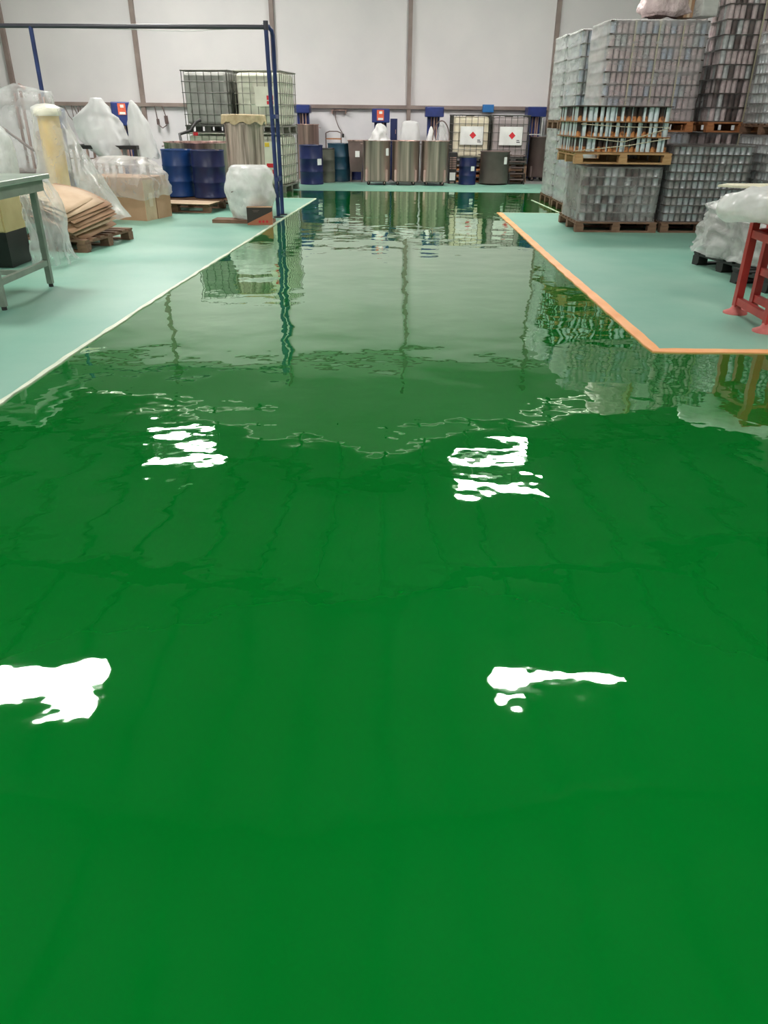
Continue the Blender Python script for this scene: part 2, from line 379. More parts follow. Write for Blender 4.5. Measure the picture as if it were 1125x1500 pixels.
struct('wall_left', MB().box(XL - .2, XL, YB, YF + .2, 0, EAVE), 'sidewall')
struct('wall_right', MB().box(XR, XR + .2, YB, YF + .2, 0, EAVE), 'sidewall')
struct('wall_near', MB().box(XL - .2, XR + .2, YB - .2, YB, 0, RIDGE), 'sidewall')
rf = MB()
for (xa, za), (xb, zb) in (((XL - .2, EAVE), (RX, RIDGE)), ((RX, RIDGE), (XR + .2, EAVE))):
    rf.add([(xa, YB - .2, za), (xb, YB - .2, zb), (xb, YF + .2, zb), (xa, YF + .2, za), (xa, YB - .2, za + .1), (xb, YB - .2, zb + .1), (xb, YF + .2, zb + .1), (xa, YF + .2, za + .1)],
           [(0, 3, 2, 1), (4, 5, 6, 7), (0, 1, 5, 4), (1, 2, 6, 5), (2, 3, 7, 6), (3, 0, 4, 7)])
ceil = struct('ceiling', rf, 'roof')
def roof_z(x): return lerp(EAVE, RIDGE, (x - XL) / (RX - XL)) if x < RX else lerp(RIDGE, EAVE, (x - RX) / (XR - RX))
x = XL + .6
pm = MB().box(-.04, .04, YB, YF, -.18, 0).mesh('purlin', 'purlin')
while x < XR:
    put('purlin', pm, ceil, (x, 0, roof_z(x) - .01)); x += 1.35
for y in (-4.5, 1.5, 7.5, 13.5, 19.5):
    rb = MB()
    for xa, xb in ((XL, RX), (RX, XR)):
        za, zb = roof_z(xa) - .2, roof_z(xb) - .2
        rb.add([(xa, y - .1, za - .35), (xb, y - .1, zb - .25), (xb, y + .1, zb - .25), (xa, y + .1, za - .35), (xa, y - .1, za), (xb, y - .1, zb), (xb, y + .1, zb), (xa, y + .1, za)],
               [(0, 3, 2, 1), (4, 5, 6, 7), (0, 1, 5, 4), (1, 2, 6, 5), (2, 3, 7, 6), (3, 0, 4, 7)])
    rb.build('rafter', 'purlin', ceil)

# ------------------------------------------------------------------ ceiling lamps
def lamp(x, y, z, bars, rz, label):
    t = thing('ceiling_lamp', label, 'lamp', (x, y, z), rz, 'linear lamps under the roof')
    for (bx, by, L, w) in bars:
        MB().box(bx - L / 2, bx + L / 2, by - w / 2, by + w / 2, .03, .12).build('housing', 'lampbox', t)
        MB().box(bx - L / 2 + .02, bx + L / 2 - .02, by - w / 2 + .02, by + w / 2 - .02, 0, .03).build('diffuser', 'lamp', t)
    L = bars[0][2]
    for s in (-.4, .4):
        MB().tube([(s * L, bars[0][1], .12), (s * L, bars[0][1], roof_z(x) - z)], .012, 6).build('hanging_rod', 'purlin', t)
    if len(bars) > 1:
        MB().box(bars[0][0] - .5, bars[0][0] - .46, bars[0][1], bars[-1][1], .12, .15).build('cross_bar', 'purlin', t)
    return t
HL = 6.1
lamp(2.68, 8.8, HL, [(0, 0, 2.1, .3), (-.82, -.42, .42, .16)], 0, 'long white linear lamp hanging over the storage floor')
lamp(-5.3, 8.6, HL, [(0, .3, 2.1, .46), (.25, -.24, 1.5, .5)], 0, 'twin white linear lamp hanging over the benches')
lamp(2.72, 16.6, HL, [(0, .9, 1.8, .36), (0, -.75, 2.1, .9)], 0, 'twin white linear lamp hanging over the far pallet stacks')
lamp(-5.2, 17.6, HL, [(-.3, 1.25, 1.7, .55), (.25, -.6, 1.8, 1.0)], 0, 'twin white linear lamp hanging over the far drums')
lamp(2.68, .6, HL, [(0, 0, 2.1, .3), (0, -.6, 2.1, .3)], 0, 'twin white linear lamp over the right of the near aisle')
lamp(-5.3, .6, HL, [(0, .3, 2.1, .34), (0, -.3, 2.1, .34)], 0, 'twin white linear lamp over the left of the near aisle')
lamp(2.68, -4.6, HL, [(0, 0, 2.1, .3), (0, -.6, 2.1, .3)], 0, 'twin white linear lamp by the near wall')

# ------------------------------------------------------------------ pallets
PCACHE = {}
def pallet(x, y, z, w, d, m, rz, label, group=None, h=.144):
    t = thing('wooden_pallet' if m != 'black' else 'plastic_pallet', label, 'pallet', (x, y, z), rz, group)
    key = (w, d, m)
    if key not in PCACHE:
        PCACHE[key] = (MB().box(-w / 2, w / 2, -.05, .05, 0, .022).mesh('deck_board', m),
                       MB().box(-.05, .05, -d / 2, d / 2, 0, .022).mesh('stringer_board', m),
                       MB().box(-.06, .06, -.06, .06, 0, .078).mesh('block', m),
                       MB().box(-w / 2, w / 2, -.05, .05, 0, .022).mesh('base_board', m))
    db, sb, bk, bb = PCACHE[key]
    n = 7
    for i in range(n): put('deck_board', db, t, (0, lerp(-d / 2 + .05, d / 2 - .05, i / (n - 1)), .122))
    for xx in (-w / 2 + .06, 0, w / 2 - .06):
        put('stringer_board', sb, t, (xx, 0, .1))
        for yy in (-d / 2 + .06, 0, d / 2 - .06): put('block', bk, t, (xx, yy, .022))
    for yy in (-d / 2 + .05, 0, d / 2 - .05): put('base_board', bb, t, (0, yy, 0))
    return t

# ------------------------------------------------------------------ stacked tins
def can_mb(r, h, seg=12, mi=0, T=None, mb=None, z0=0):
    mb = mb or MB()
    return mb.lathe([(r * .96, 0), (r, h * .03), (r * .97, h * .06), (r * .97, h * .93), (r, h * .96), (r * .9, h)], seg, mi, T)
def film_shell(w, d, h, seed, bulge=.02, name='stretch_wrap', m='film', parent=None, top=True, n=10):
    """rounded rectangular sleeve with slack wrinkles"""
    rnd = random.Random(seed); mb = MB(); vs_ = []; fs = []; seg = 64; nz = max(8, int(h / .07))
    for i in range(nz + 1):
        z = h * i / nz
        for k in range(seg):
            th = 2 * PI * (k + .5) / seg; c, s = math.cos(th), math.sin(th); pw = 14
            rr = (abs(c) ** pw + abs(s) ** pw) ** (-1 / pw)
            nv = noise.noise(Vector((c * 3 + seed, s * 3, z * 6))) + .5 * noise.noise(Vector((c * 8, s * 8 + seed, z * 14)))
            q = 1 + bulge * nv
            vs_.append((w / 2 * rr * c * q, d / 2 * rr * s * q, z))
    for i in range(nz):
        for k in range(seg):
            k2 = (k + 1) % seg; fs.append((i * seg + k, i * seg + k2, (i + 1) * seg + k2, (i + 1) * seg + k))
    mb.add(vs_, fs, 0, None, True)
    if top: mb.add(vs_[nz * seg:], [tuple(range(seg))], 0)
    return mb.build(name, m, parent)
def tin_load(name, label, x, y, z, w, d, layers, ch, cr, mats, tray, rz=0, film=None, single=False, straps=0, group=None, lidm=None, seed=1, sheet=.012, over=.012, cat='tin stack', rim=0.0, drift=0.0):
    rnd = random.Random(seed)
    t = thing(name, label, cat, (x, y, z), rz, group)
    nx = int(w / (2 * cr)); ny = int(d / (2 * cr)); px = w / nx; py = d / ny
    lh = ch + sheet
    meshes = [can_mb(cr * .995, ch, 12).mesh('tin', mm) for mm in mats] if single else None
    bulk = MB()
    for L in range(layers):
        z0 = L * lh; dx = -drift * L
        sh = MB().box(-w / 2 - over + dx, w / 2 + over + dx, -d / 2 - over, d / 2 + over, z0, z0 + sheet)
        if rim:
            for (a, b, c_, e) in ((-w / 2 - over, w / 2 + over, -d / 2 - over, -d / 2 - over + .004), (-w / 2 - over, -w / 2 - over + .004, -d / 2 - over, d / 2 + over), (w / 2 + over - .004, w / 2 + over, -d / 2 - over, d / 2 + over)):
                sh.box(a + dx, b + dx, c_, e, z0, z0 + sheet + rim)
        sh.build('layer_tray', tray, t)
        for i in range(nx):
            for j in range(ny):
                if 1 <= i < nx - 1 and 1 <= j < ny - 1: continue
                cx = -w / 2 + px * (i + .5) + dx; cy = -d / 2 + py * (j + .5)
                mi = rnd.randrange(len(mats))
                if single and (j == 0 or i == 0):
                    o = put('tin', meshes[mi], t, (cx, cy, z0 + sheet), (0, 0, rnd.uniform(-.5, .5) + (0, PI)[rnd.random() < .5]))
                else:
                    can_mb(cr * .97, ch, 8, mi, Matrix.Translation((cx, cy, z0 + sheet)), bulk)
        if nx > 2 and ny > 2:
            pass
    H = layers * lh
    if bulk.v:
        b = bulk.build('tins', mats, t); b['kind'] = 'stuff'
    ix, iy = w / 2 - px - .01, d / 2 - py - .01
    MB().box(-ix, ix - drift * layers, -iy, iy, sheet, H - .01).build('inner_load', 'core', t)
    MB().box(-w / 2 - over - drift * layers, w / 2 + over - drift * layers, -d / 2 - over, d / 2 + over, H, H + sheet).build('top_sheet', lidm or tray, t)
    for k in range(straps):
        sx = lerp(-w / 2, w / 2, (k + 1) / (straps + 1))
        st = MB()
        for yy in (-d / 2 - over - .006, d / 2 + over + .002): st.box(sx - .012, sx + .012, yy, yy + .004, -.02, H + sheet + .004)
        st.box(sx - .012, sx + .012, -d / 2 - over - .006, d / 2 + over + .006, H + sheet + .001, H + sheet + .005)
        st.build('strap', 'strap', t)
    if film:
        film_shell(w + 2 * over + .05, d + 2 * over + .05, H + sheet + .012, seed, m=film, parent=t)
    return t, H + sheet
PG = 'pallets of stacked tins on the storage floor'
# near stack: grimy wrapped tins below, printed tins above
pallet(3.4, 12.38, .004, 1.2, 1.24, 'wood_brown', 0, 'worn brown pallet under the film-wrapped brown tins', PG)
tin_load('wrapped_tin_stack', 'cloudy film-wrapped stack of dull tins below the printed tins', 3.4, 12.38, .148, 1.1, 1.14, 6, .108, .05, ['can_grey', 'can_silver', 'can_grey', 'can_dark'], 'sheet_grey', 0, 'film_haze', True, seed=3)
pallet(3.36, 12.38, .926, 1.38, 1.24, 'wood', 0, 'pale wood pallet under the printed orange and white tins', PG)
pt, ph = tin_load('printed_tin_stack', 'strapped stack of tins printed white, dark and orange, under a dark cover sheet', 3.32, 12.38, 1.07, 1.3, 1.18, 3, .178, .037, ['print0', 'print1', 'print2'], 'sheet_brown', 0, None, True, straps=0, seed=5, sheet=.014, over=.03, lidm='sheet_dark', drift=.012)
MB().tube([(-.62, -.64, .2), (0, -.64, .14), (.62, -.64, .32)], .006, 5).build('strap', 'strap', pt)
MB().tube([(-.66, -.64, .02), (.1, -.64, .1), (.64, -.64, .19)], .006, 5).build('strap', 'strap', pt)
MB().tube([(-.62, -.64, .36), (0, -.64, .33), (.62, -.64, .33)], .005, 5).build('strap', 'strap', pt)
# silver tins beside it
pallet(4.66, 12.4, .004, 1.2, 1.2, 'wood_brown', 1, 'worn brown pallet under the shiny silver tins', PG)
tin_load('silver_tin_stack', 'shiny film-wrapped stack of small silver tins beside the dull tins', 4.66, 12.4, .148, 1.14, 1.1, 9, .1, .042, ['can_silver', 'can_grey', 'can_silver'], 'sheet_dark', 1, 'film', True, seed=8)
# tall stacks behind
def tower(x, y, w, d, rz, tiers, film, mats, tray, seed, what, straps=0, woodm='wood_orange', cr=.043, name='wrapped_tin_tower'):
    z = .004
    for i, (n, ch) in enumerate(tiers):
        pos = ('bottom', 'upper', 'topmost')[i]
        pallet(x, y, z, w, d, woodm, rz, 'pallet under the %s load of the %s' % (pos, what), PG); z += .144
        t, H = tin_load('wrapped_tin_stack', '%s load of the %s' % (pos, what), x, y, z, w - .06, d - .06, n, ch, cr, mats, tray, rz, film, False, straps, seed=seed + i, sheet=.014)
        z += H + .012
    return z
tower(4.02, 13.72, 1.5, 1.2, 0, [(6, .178), (8, .149)], 'film_soft', ['can_pink', 'can_pink', 'can_pink', 'can_white', 'can_bluew'], 'sheet_dark', 21, 'wide strapped stack of pinkish tins', 3)
tower(3.72, 15.0, 1.1, 1.1, 0, [(6, .178), (7, .172)], 'film_milky', ['can_white', 'can_silver', 'can_bluew'], 'sheet_grey', 31, 'milky tin stack behind the wide pinkish one', 0, 'wood_brown')
tower(3.72, 16.2, 1.1, 1.1, 0, [(6, .178), (7, .176)], 'film_milky', ['can_white', 'can_silver'], 'sheet_grey', 41, 'milky tin stack nearest the far wall', 0, 'wood_brown')
tower(5.55, 13.78, 1.1, 1.2, 0, [(6, .178), (9, .178)], 'film', ['can_white', 'can_dark', 'can_pink', 'can_pink'], 'sheet_dark', 51, 'tallest strapped stack of brown and pink tins', 1)
tower(6.06, 12.25, 1.3, 1.2, 4, [(10, .1), (9, .112)], 'film', ['can_grey', 'can_white', 'can_silver'], 'sheet_grey', 61, 'grey wrapped tin stack beyond the silver tins', 0, 'wood_brown')
# foam bag, carton and white wrapped block on top of the wide stack
t = thing('foam_bag', 'bulging bag of pinkish foam crumbs on top of the wide tin stack', 'bag', (4.25, 13.8, 2.9))
drape('sack', [(0, 0, .62, .05, .05, 2), (0, 0, .55, .22, .2, 2), (0, 0, .3, .36, .3, 2.3), (0, 0, .06, .38, .32, 2.6), (0, 0, 0, .3, .26, 2.6)], 'foam_pink', t, wr=.05, seed=4, rough=.05)
MB().tube([(0, 0, .61), (.02, 0, .7)], .04, 8).build('tied_neck', 'foam_pink', t)

t = thing('tall_carton', 'narrow brown carton standing on the wide pinkish tin stack', 'carton', (4.56, 13.75, 2.874))
MB().box(-.07, .07, -.15, .15, 0, .5).build('body', 'card', t); MB().box(-.02, .02, -.153, -.15, 0, .5).build('tape', 'tape', t)
t = thing('white_wrapped_block', 'white film-wrapped block on the wide pinkish tin stack', 'block', (4.78, 13.6, 2.874), 8)
MB().box(-.13, .13, -.2, .2, 0, .36).build('block', 'white', t, bevel=.02)
film_shell(.3, .44, .38, 77, m='film_milky', parent=t)
# ------------------------------------------------------------------ drums, tanks
def drum(x, y, z, r, h, m, label, group=None, lid=None, lab=None, seg=32):
    t = thing('steel_drum', label, 'drum', (x, y, z), 0, group)
    pr = [(r * .98, 0), (r, .012), (r * .975, .025)]
    for f in (.33, .66):
        pr += [(r * .975, h * f - .02), (r, h * f - .008), (r, h * f + .008), (r * .975, h * f + .02)]
    pr += [(r * .975, h - .04), (r * .975, h - .02)]
    MB().lathe(pr, seg).build('barrel', m, t)
    MB().lathe([(r * .99, h - .025), (r, h - .015), (r, h), (r * .95, h), (r * .95, h - .015)], seg, capb=False).build('lid', lid or m, t)
    mb = MB(); mb.lathe([(.035, h - .015), (.035, h + .006)], 10, T=Matrix.Translation((r * .6, 0, 0))); mb.build('bung', 'steel_dark', t)
    if lab:
        a = R(lab); q = MB()
        pts = [(r * 1.004 * math.cos(a + R(k)), r * 1.004 * math.sin(a + R(k))) for k in (-14, -5, 5, 14)]
        for (p0, p1) in zip(pts[:-1], pts[1:]):
            q.add([(p0[0], p0[1], h * .5), (p1[0], p1[1], h * .5), (p1[0], p1[1], h * .66), (p0[0], p0[1], h * .66)], [(0, 1, 2, 3)])
        q.build('paper_label', 'white', t)
    return t
DG = 'drums along the walls'
drum(-3.84, 14.98, .16, .28, .78, 'drum_blue', 'royal blue steel drum on the pallet in front of the wide steel vat', DG)
drum(-3.24, 14.8, .16, .3, .78, 'drum_navy', 'navy steel drum on the pallet beside the royal blue drum', DG)
drum(-1.87, 20.1, .004, .29, .87, 'drum_navy', 'navy steel drum with paper label beside the tall caged tanks', DG, lab=-40)
drum(-1.53, 20.72, .004, .2, .78, 'drum_olive', 'olive grey drum between the navy and petrol blue drums', DG, 'black')
drum(-1.25, 21.15, .004, .29, .88, 'drum_teal', 'petrol blue drum beside the olive grey drum', DG)
drum(-.85, 21.75, .004, .22, .78, 'drum_navy', 'small dark blue drum behind the grey bin', DG)
drum(2.0, 20.45, .004, .22, .64, 'drum_navy', 'short navy drum with paper label beside the dark grey tank', DG, 'drum_olive', lab=-60)

def caster(t, x, y, h):
    c = MB(); r = h * .42
    c.lathe([(r * .7, -.014), (r, -.01), (r, .01), (r * .7, .014)], 14, T=Matrix.Translation((x, y, r)) @ Matrix.Rotation(PI / 2, 4, 'X'))
    w = c.build('caster_wheel', 'rubber', t)
    f = MB().box(x - .012, x + .012, y - .03, y - .02, r, h).box(x - .012, x + .012, y + .02, y + .03, r, h).box(x - .03, x + .03, y - .035, y + .035, h - .012, h)
    f.build('caster_fork', 'steel', w)
def tank(x, y, r, z0, z1, label, m='steel', casters=True, group=None, lid=None, lab=None, handles=True, legs=False):
    t = thing('steel_tank', label, 'tank', (x, y, .004), 0, group)
    w = .012
    MB().lathe([(r - w, z0), (r, z0 + .015), (r, z1 - .02), (r + .02, z1 - .012), (r + .02, z1), (r - .012, z1), (r - w, z1 - .02), (r - w, z0 + .03), (.01, z0 + .025)], 40, capb=True, capt=True).build('shell', m, t)
    if casters:
        for a in (45, 135, 225, 315):
            caster(t, (r - .06) * math.cos(R(a)), (r - .06) * math.sin(R(a)), z0)
        MB().lathe([(r - .03, z0 - .02), (r - .02, z0 + .002)], 32).build('base_ring', 'steel_dark', t)
        for a in (225, 315):
            px, py = (r + .012) * math.cos(R(a)), (r + .012) * math.sin(R(a))
            MB().cbox((px, py, z0 + .12), (.05, .03, .26), T=None).build('caster_bracket', m, t)
    if handles:
        for s in (-1, 1):
            MB().tube([(s * r, -.06, z1 - .08), (s * (r + .05), -.05, z1 - .08), (s * (r + .05), .05, z1 - .08), (s * r, .06, z1 - .08)], .009, 6).build('handle', m, t)
    if lab:
        a = R(lab); px, py = (r + .004) * math.cos(a), (r + .004) * math.sin(a)
        MB().cbox((0, 0, 0), (.004, .1, .16)).build('paper_label', 'white', t, (px, py, lerp(z0, z1, .72)), rot=(0, 0, a))
    if lid:
        o = MB().lathe([(r + .03, 0), (r + .03, .02), (r * .3, .05)], 36).build('lid', lid, t, (0, 0, z1 + .005), rot=(0, R(0), 0))
    return t
SG = 'row of wheeled stainless tanks'
tank(-.27, 20.15, .335, .1, .985, 'wheeled stainless tank with a paper label, before the machine with the poster', group=SG, lab=-40)
tank(.44, 20.15, .335, .1, .985, 'wheeled stainless tank between two others, below the hazy white cover', group=SG, handles=False)
tank(1.15, 20.15, .335, .1, .99, 'wheeled stainless tank before the tall blue mixer, beside the short navy drum', group=SG)
tank(2.68, 20.6, .36, .03, .76, 'dark grey dull tank with a tilted pale lid rim', 'steel_dark', False, lab=-50)
tank(4.0, 21.9, .27, .12, 1.06, 'narrow grey wheeled tank below the right-hand blue mixer', 'steel_dark', True)
tank(-3.62, 16.0, .68, .03, 1.03, 'wide open stainless vat behind the two blue drums', 'steel', False)
tank(-2.08, 21.6, .29, .02, 1.3, 'tall stainless tank behind the navy drum by the caged tanks', 'steel', False)
# stained drum with paper over its mouth
t = thing('stained_steel_drum', 'tall drum streaked with dried resin, cream paper over its mouth', 'drum', (-2.47, 14.35, .004))
MB().lathe([(.3, 0), (.31, .02), (.32, .6), (.33, 1.34), (.345, 1.36), (.345, 1.38)], 40).build('barrel', 'stain', t)
drape('paper_cover', [(0, 0, 1.5, .34, .34, 2), (0, 0, 1.49, .37, .37, 2), (0, 0, 1.44, .372, .372, 2), (0, 0, 1.37, .375, .375, 2)], 'paper', t, wr=.012, seed=6, rough=.02, hem=.05)

# ------------------------------------------------------------------ caged tanks
def ibc(x, y, z, rz, bottle, cage, label, group, plate=None, w=1.0, d=1.2, h=1.15, base=True):
    t = thing('caged_tank', label, 'caged tank', (x, y, z), rz, group)
    hb = .14
    b = MB().box(-w / 2 + .04, w / 2 - .04, -d / 2 + .04, d / 2 - .04, hb + .01, h - .04)
    b.build('inner_tank', bottle, t, bevel=.06)
    MB().lathe([(.11, h - .05), (.11, h - .005)], 18).build('screw_cap', 'black', t)
    fm = MB().box(-.06, .06, -.06, .06, .022, hb - .025).mesh('base_foot', cage)
    for xx in (-w / 2 + .07, 0, w / 2 - .07):
        for yy in (-d / 2 + .07, 0, d / 2 - .07): put('base_foot', fm, t, (xx, yy, 0))
    MB().box(-w / 2, w / 2, -d / 2, d / 2, hb - .025, hb).build('base_plate', cage, t)
    for yy in (-d / 2 + .06, 0, d / 2 - .06): MB().box(-w / 2, w / 2, yy - .05, yy + .05, 0, .022).build('base_runner', cage, t)
    cg = MB(); r = .007
    zs = [lerp(hb, h - .01, i / 5) for i in range(6)]
    for q in zs:
        a, b_ = w / 2 - .005, d / 2 - .005
        rr = .014 if q == zs[-1] else r
        for p0, p1 in (((-a, -b_, q), (a, -b_, q)), ((a, -b_, q), (a, b_, q)), ((a, b_, q), (-a, b_, q)), ((-a, b_, q), (-a, -b_, q))): cg.tube([p0, p1], rr, 5)
    for i in range(7):
        xx = lerp(-w / 2 + .02, w / 2 - .02, i / 6)
        for yy in (-d / 2 + .012, d / 2 - .012): cg.tube([(xx, yy, hb), (xx, yy, h - .01)], r, 5)
    for i in range(9):
        yy = lerp(-d / 2 + .02, d / 2 - .02, i / 8)
        for xx in (-w / 2 + .012, w / 2 - .012): cg.tube([(xx, yy, hb), (xx, yy, h - .01)], r, 5)
    for yy in (-.25, .25): cg.tube([(-w / 2, yy, h - .01), (w / 2, yy, h - .01)], .012, 5)
    cg.build('cage', cage, t)
    yf = -d / 2 - .012
    if plate == 'diamond':
        p = MB().box(-.28, .3, yf - .006, yf, .44, .86).build('label_plate', 'white', t)
        s = .085
        MB().add([(0, 0, -s), (s, 0, 0), (0, 0, s), (-s, 0, 0), (0, .004, -s), (s, .004, 0), (0, .004, s), (-s, .004, 0)],
                 [(0, 1, 2, 3), (7, 6, 5, 4), (0, 4, 5, 1), (1, 5, 6, 2), (2, 6, 7, 3), (3, 7, 4, 0)]).build('hazard_diamond', 'red', p, (.04, yf - .011, .66))
        MB().box(.16, .25, yf - .008, yf - .006, .5, .52).box(.16, .23, yf - .008, yf - .006, .54, .56).build('printed_lines', 'ink', p)
    elif plate == 'text':
        p = MB().box(-.05, .36, yf - .006, yf, .5, .86).build('label_plate', 'ibc_white', t)
        MB().box(.2, .34, yf - .008, yf - .006, .62, .7).box(.2, .34, yf - .008, yf - .006, .54, .6).build('red_print', 'red', p)
    elif plate == 'warn':
        p = MB().box(.05, .42, yf - .006, yf, .3, 1.0).build('label_plate', 'ibc_white', t)
        MB().box(.1, .2, yf - .009, yf - .006, .9, .98).build('yellow_mark', 'yellow', p)
        MB().box(.12, .34, yf - .009, yf - .006, .5, .58).build('red_print', 'red', p)
        MB().box(.24, .32, yf - .009, yf - .006, .34, .46).build('red_mark', 'red', p)
    return t
IG = 'caged tanks stacked beside the aisle'
A9 = -9
ibc(-2.62, 18.25, .004, A9, 'ibc_white', 'cage', 'milky caged tank with warning label, bottom of the pair by the aisle', IG, 'warn')
ibc(-2.62, 18.25, 1.158, A9, 'ibc_white', 'cage', 'milky caged tank with small red print, stacked over the warning label', IG, 'text')
ibc(-3.7, 18.22, .004, A9, 'ibc_white', 'cage', 'milky caged tank under the grimy grey one', IG)
ibc(-3.7, 18.22, 1.158, A9, 'ibc_grey', 'cage_dark', 'grimy grey caged tank on top of the stack', IG)
for i in range(3):
    pallet(2.12, 21.85, .004 + i * .144, 1.0, 1.1, 'wood_orange', 0, '%s pallet below the yellowed caged tank by the wall' % ('lowest', 'middle', 'top')[i], 'pallets below the wall tanks')
    pallet(3.14, 21.85, .004 + i * .144, .95, 1.1, 'wood_brown', 0, '%s pallet below the tinted caged tank by the wall' % ('lowest', 'middle', 'top')[i], 'pallets below the wall tanks')
ibc(2.12, 21.8, .436, 0, 'ibc_yel', 'cage_dark', 'yellowed caged tank with red diamond label by the wall', 'caged tanks by the wall', 'diamond', .97, 1.1, 1.12)
ibc(3.12, 21.8, .436, 0, 'ibc_mauve', 'cage_dark', 'tinted caged tank with red diamond label beside the right-hand mixer', 'caged tanks by the wall', 'diamond', .97, 1.1, 1.12)

# ------------------------------------------------------------------ mixers along the wall
def mixer(x, y, rz, htop, label, poster=False, head=(.46, .5, .24), m='mach_blue'):
    t = thing('blue_mixer', label, 'mixer', (x, y, .004), rz, 'blue mixing machines along the wall')
    MB().box(-.2, .2, -.05, .35, 0, .12).build('base', m, t, bevel=.015)
    MB().box(-.17, .15, .05, .27, .12, htop - head[2]).build('column', m, t)
    MB().box(-head[0] / 2, head[0] / 2, -head[1] + .27, .29, htop - head[2], htop).build('head', m, t, bevel=.02)
    MB().lathe([(.1, 0), (.11, .02), (.11, .16), (.09, .18)], 16).build('motor', m, t, (.0, .1, htop - head[2] - .2))
    for sx in (-.07, .07): MB().tube([(sx, -.02, .5), (sx, -.02, htop - head[2])], .02, 8).build('guide_rod', 'steel', t)
    MB().tube([(0, -.12, .55), (0, -.12, htop - head[2])], .02, 8).build('shaft', 'steel', t)
    MB().lathe([(.12, 0), (.12, .015)], 18).build('disc', 'steel', t, (0, -.12, .55))
    if poster:
        yf = -head[1] + .27 - .004
        p = MB().box(-.1, .08, yf - .004, yf, htop - .27, htop - .03).build('poster', 'orangeprint', t)
        MB().box(-.04, .04, yf - .006, yf - .004, htop - .12, htop - .06).box(-.07, .06, yf - .006, yf - .004, htop - .26, htop - .21).build('poster_print', 'white', p)
    return t
mixer(-.19, 21.95, 0, 1.67, 'blue mixing machine with an orange poster behind the labelled tank', True, (.46, .5, .32))
MB_o = tag(MB().box(.06, .24, 21.75, 22.0, .004, 1.45).build('electrical_cabinet', 'drum_navy'), 'narrow navy cabinet beside the poster machine', 'cabinet')
MB().box(.09, .21, 21.735, 21.75, .9, 1.38).build('door', 'drum_navy', MB_o); MB().box(.19, .205, 21.725, 21.735, 1.1, 1.2).build('handle', 'steel', MB_o)
mixer(1.2, 22.0, 0, 1.73, 'tall blue mixing machine behind the wheeled tank near the short drum', False, (.48, .5, .24))
mixer(3.97, 22.75, 0, 1.76, 'blue mixing machine at the end of the tank row by the tin stacks', False, (.5, .5, .24))
mixer(-2.28, 22.6, 0, 1.75, 'blue mixing machine behind the caged tanks', False, (.4, .5, .2))
mixer(-7.35, 18.6, 20, 1.58, 'blue mixing machine behind the tall plastic cover, farthest from the aisle', False, (.4, .5, .4))
mixer(-6.35, 20.2, 15, 1.74, 'blue mixing machine with orange poster behind the pointed white bags', True, (.5, .5, .5))
# white frame before the right hand mixer
t = thing('white_tube_frame', 'small white tube frame before the right-hand mixer', 'frame', (3.93, 22.5, .004))
for sx in (-.2, .2): MB().tube([(sx, 0, .0), (sx, 0, 1.5)], .014, 6).build('upright', 'white', t)
MB().tube([(-.2, 0, 1.1), (.2, 0, 1.1)], .014, 6).build('crossbar', 'white', t)

# ------------------------------------------------------------------ bags and covers at the wall
WG = 'white plastic bags over machines'
def bag(name, label, x, y, z, rings, m='bag', seed=1, group=WG, **kw):
    o = drape(name, rings, m, None, (x, y, z), seed=seed, **kw); return tag(o, label, 'plastic bag', group)
bag('white_bag', 'small white bag bunched on the labelled stainless tank', -.2, 20.2, .985, [(0, 0, .36, .05, .05, 2), (0, 0, .3, .1, .1, 2), (0, 0, .12, .2, .18, 2), (0, 0, .0, .26, .22, 2)], seed=2, rough=.05)
bag('white_bag', 'hazy boxy white cover standing behind the middle stainless tank', .56, 21.2, .004, [(0, 0, 1.4, .12, .12, 3), (0, 0, 1.36, .2, .2, 3), (0, 0, 1.15, .24, .22, 3), (0, 0, .3, .27, .24, 3), (0, 0, .02, .28, .25, 3)], seed=3)
bag('white_bag', 'thin white bag cone on the tank before the tall mixer', 1.04, 20.2, .99, [(0, 0, .3, .02, .02, 2), (0, 0, .2, .06, .06, 2), (0, 0, 0, .1, .1, 2)], seed=5)
bag('white_bag', 'pale bag with hose loop on the tank near the short drum', 1.3, 20.2, .99, [(0, 0, .38, .03, .03, 2), (0, 0, .28, .09, .09, 2), (0, 0, 0, .15, .13, 2)], 'bag_clear', seed=6)
tag(MB().tube([(1.0 + .2 * math.cos(a) + .28, 20.05, 1.0 + .42 * math.sin(a)) for a in [PI * k / 14 for k in range(15)]], .014, 6).build('grey_hose', 'steel_dark'), 'grey hose looping over the stainless tank', 'hose')

# lid resting on dark tank, step unit, small heater, bin, trolley
t = thing('pallet_steps', 'dark open step unit between the dark grey tank and the narrow tank', 'steps', (3.27, 20.75, .004))
for i in range(5): MB().box(-.2, .2, -.14 + .03 * i, .2, .1 + .135 * i, .125 + .135 * i).build('tread', 'steel_dark', t)
for s in (-.19, .19): MB().box(s - .015, s + .015, .14, .2, 0, .68).box(s - .015, s + .015, -.14, -.09, 0, .25).build('side_frame', 'black', t)
t = thing('floor_heater', 'small grey slatted heater beside the stainless tanks', 'heater', (1.64, 20.7, .004))
MB().box(-.1, .1, -.1, .15, .05, .72).build('casing', 'black', t, bevel=.01)
for i in range(7): MB().box(-.08, .08, -.118, -.1, .34 + .042 * i, .36 + .042 * i).build('slat', 'steel', t)
MB().box(-.07, .07, -.115, -.1, .08, .26).build('control_panel', 'white', t)
for s in (-.08, .08): MB().box(s - .02, s + .02, -.09, .14, 0, .05).build('foot', 'rubber', t)
t = thing('grey_bin', 'square grey metal bin beside the labelled stainless tank', 'bin', (-.8, 21.0, .004))
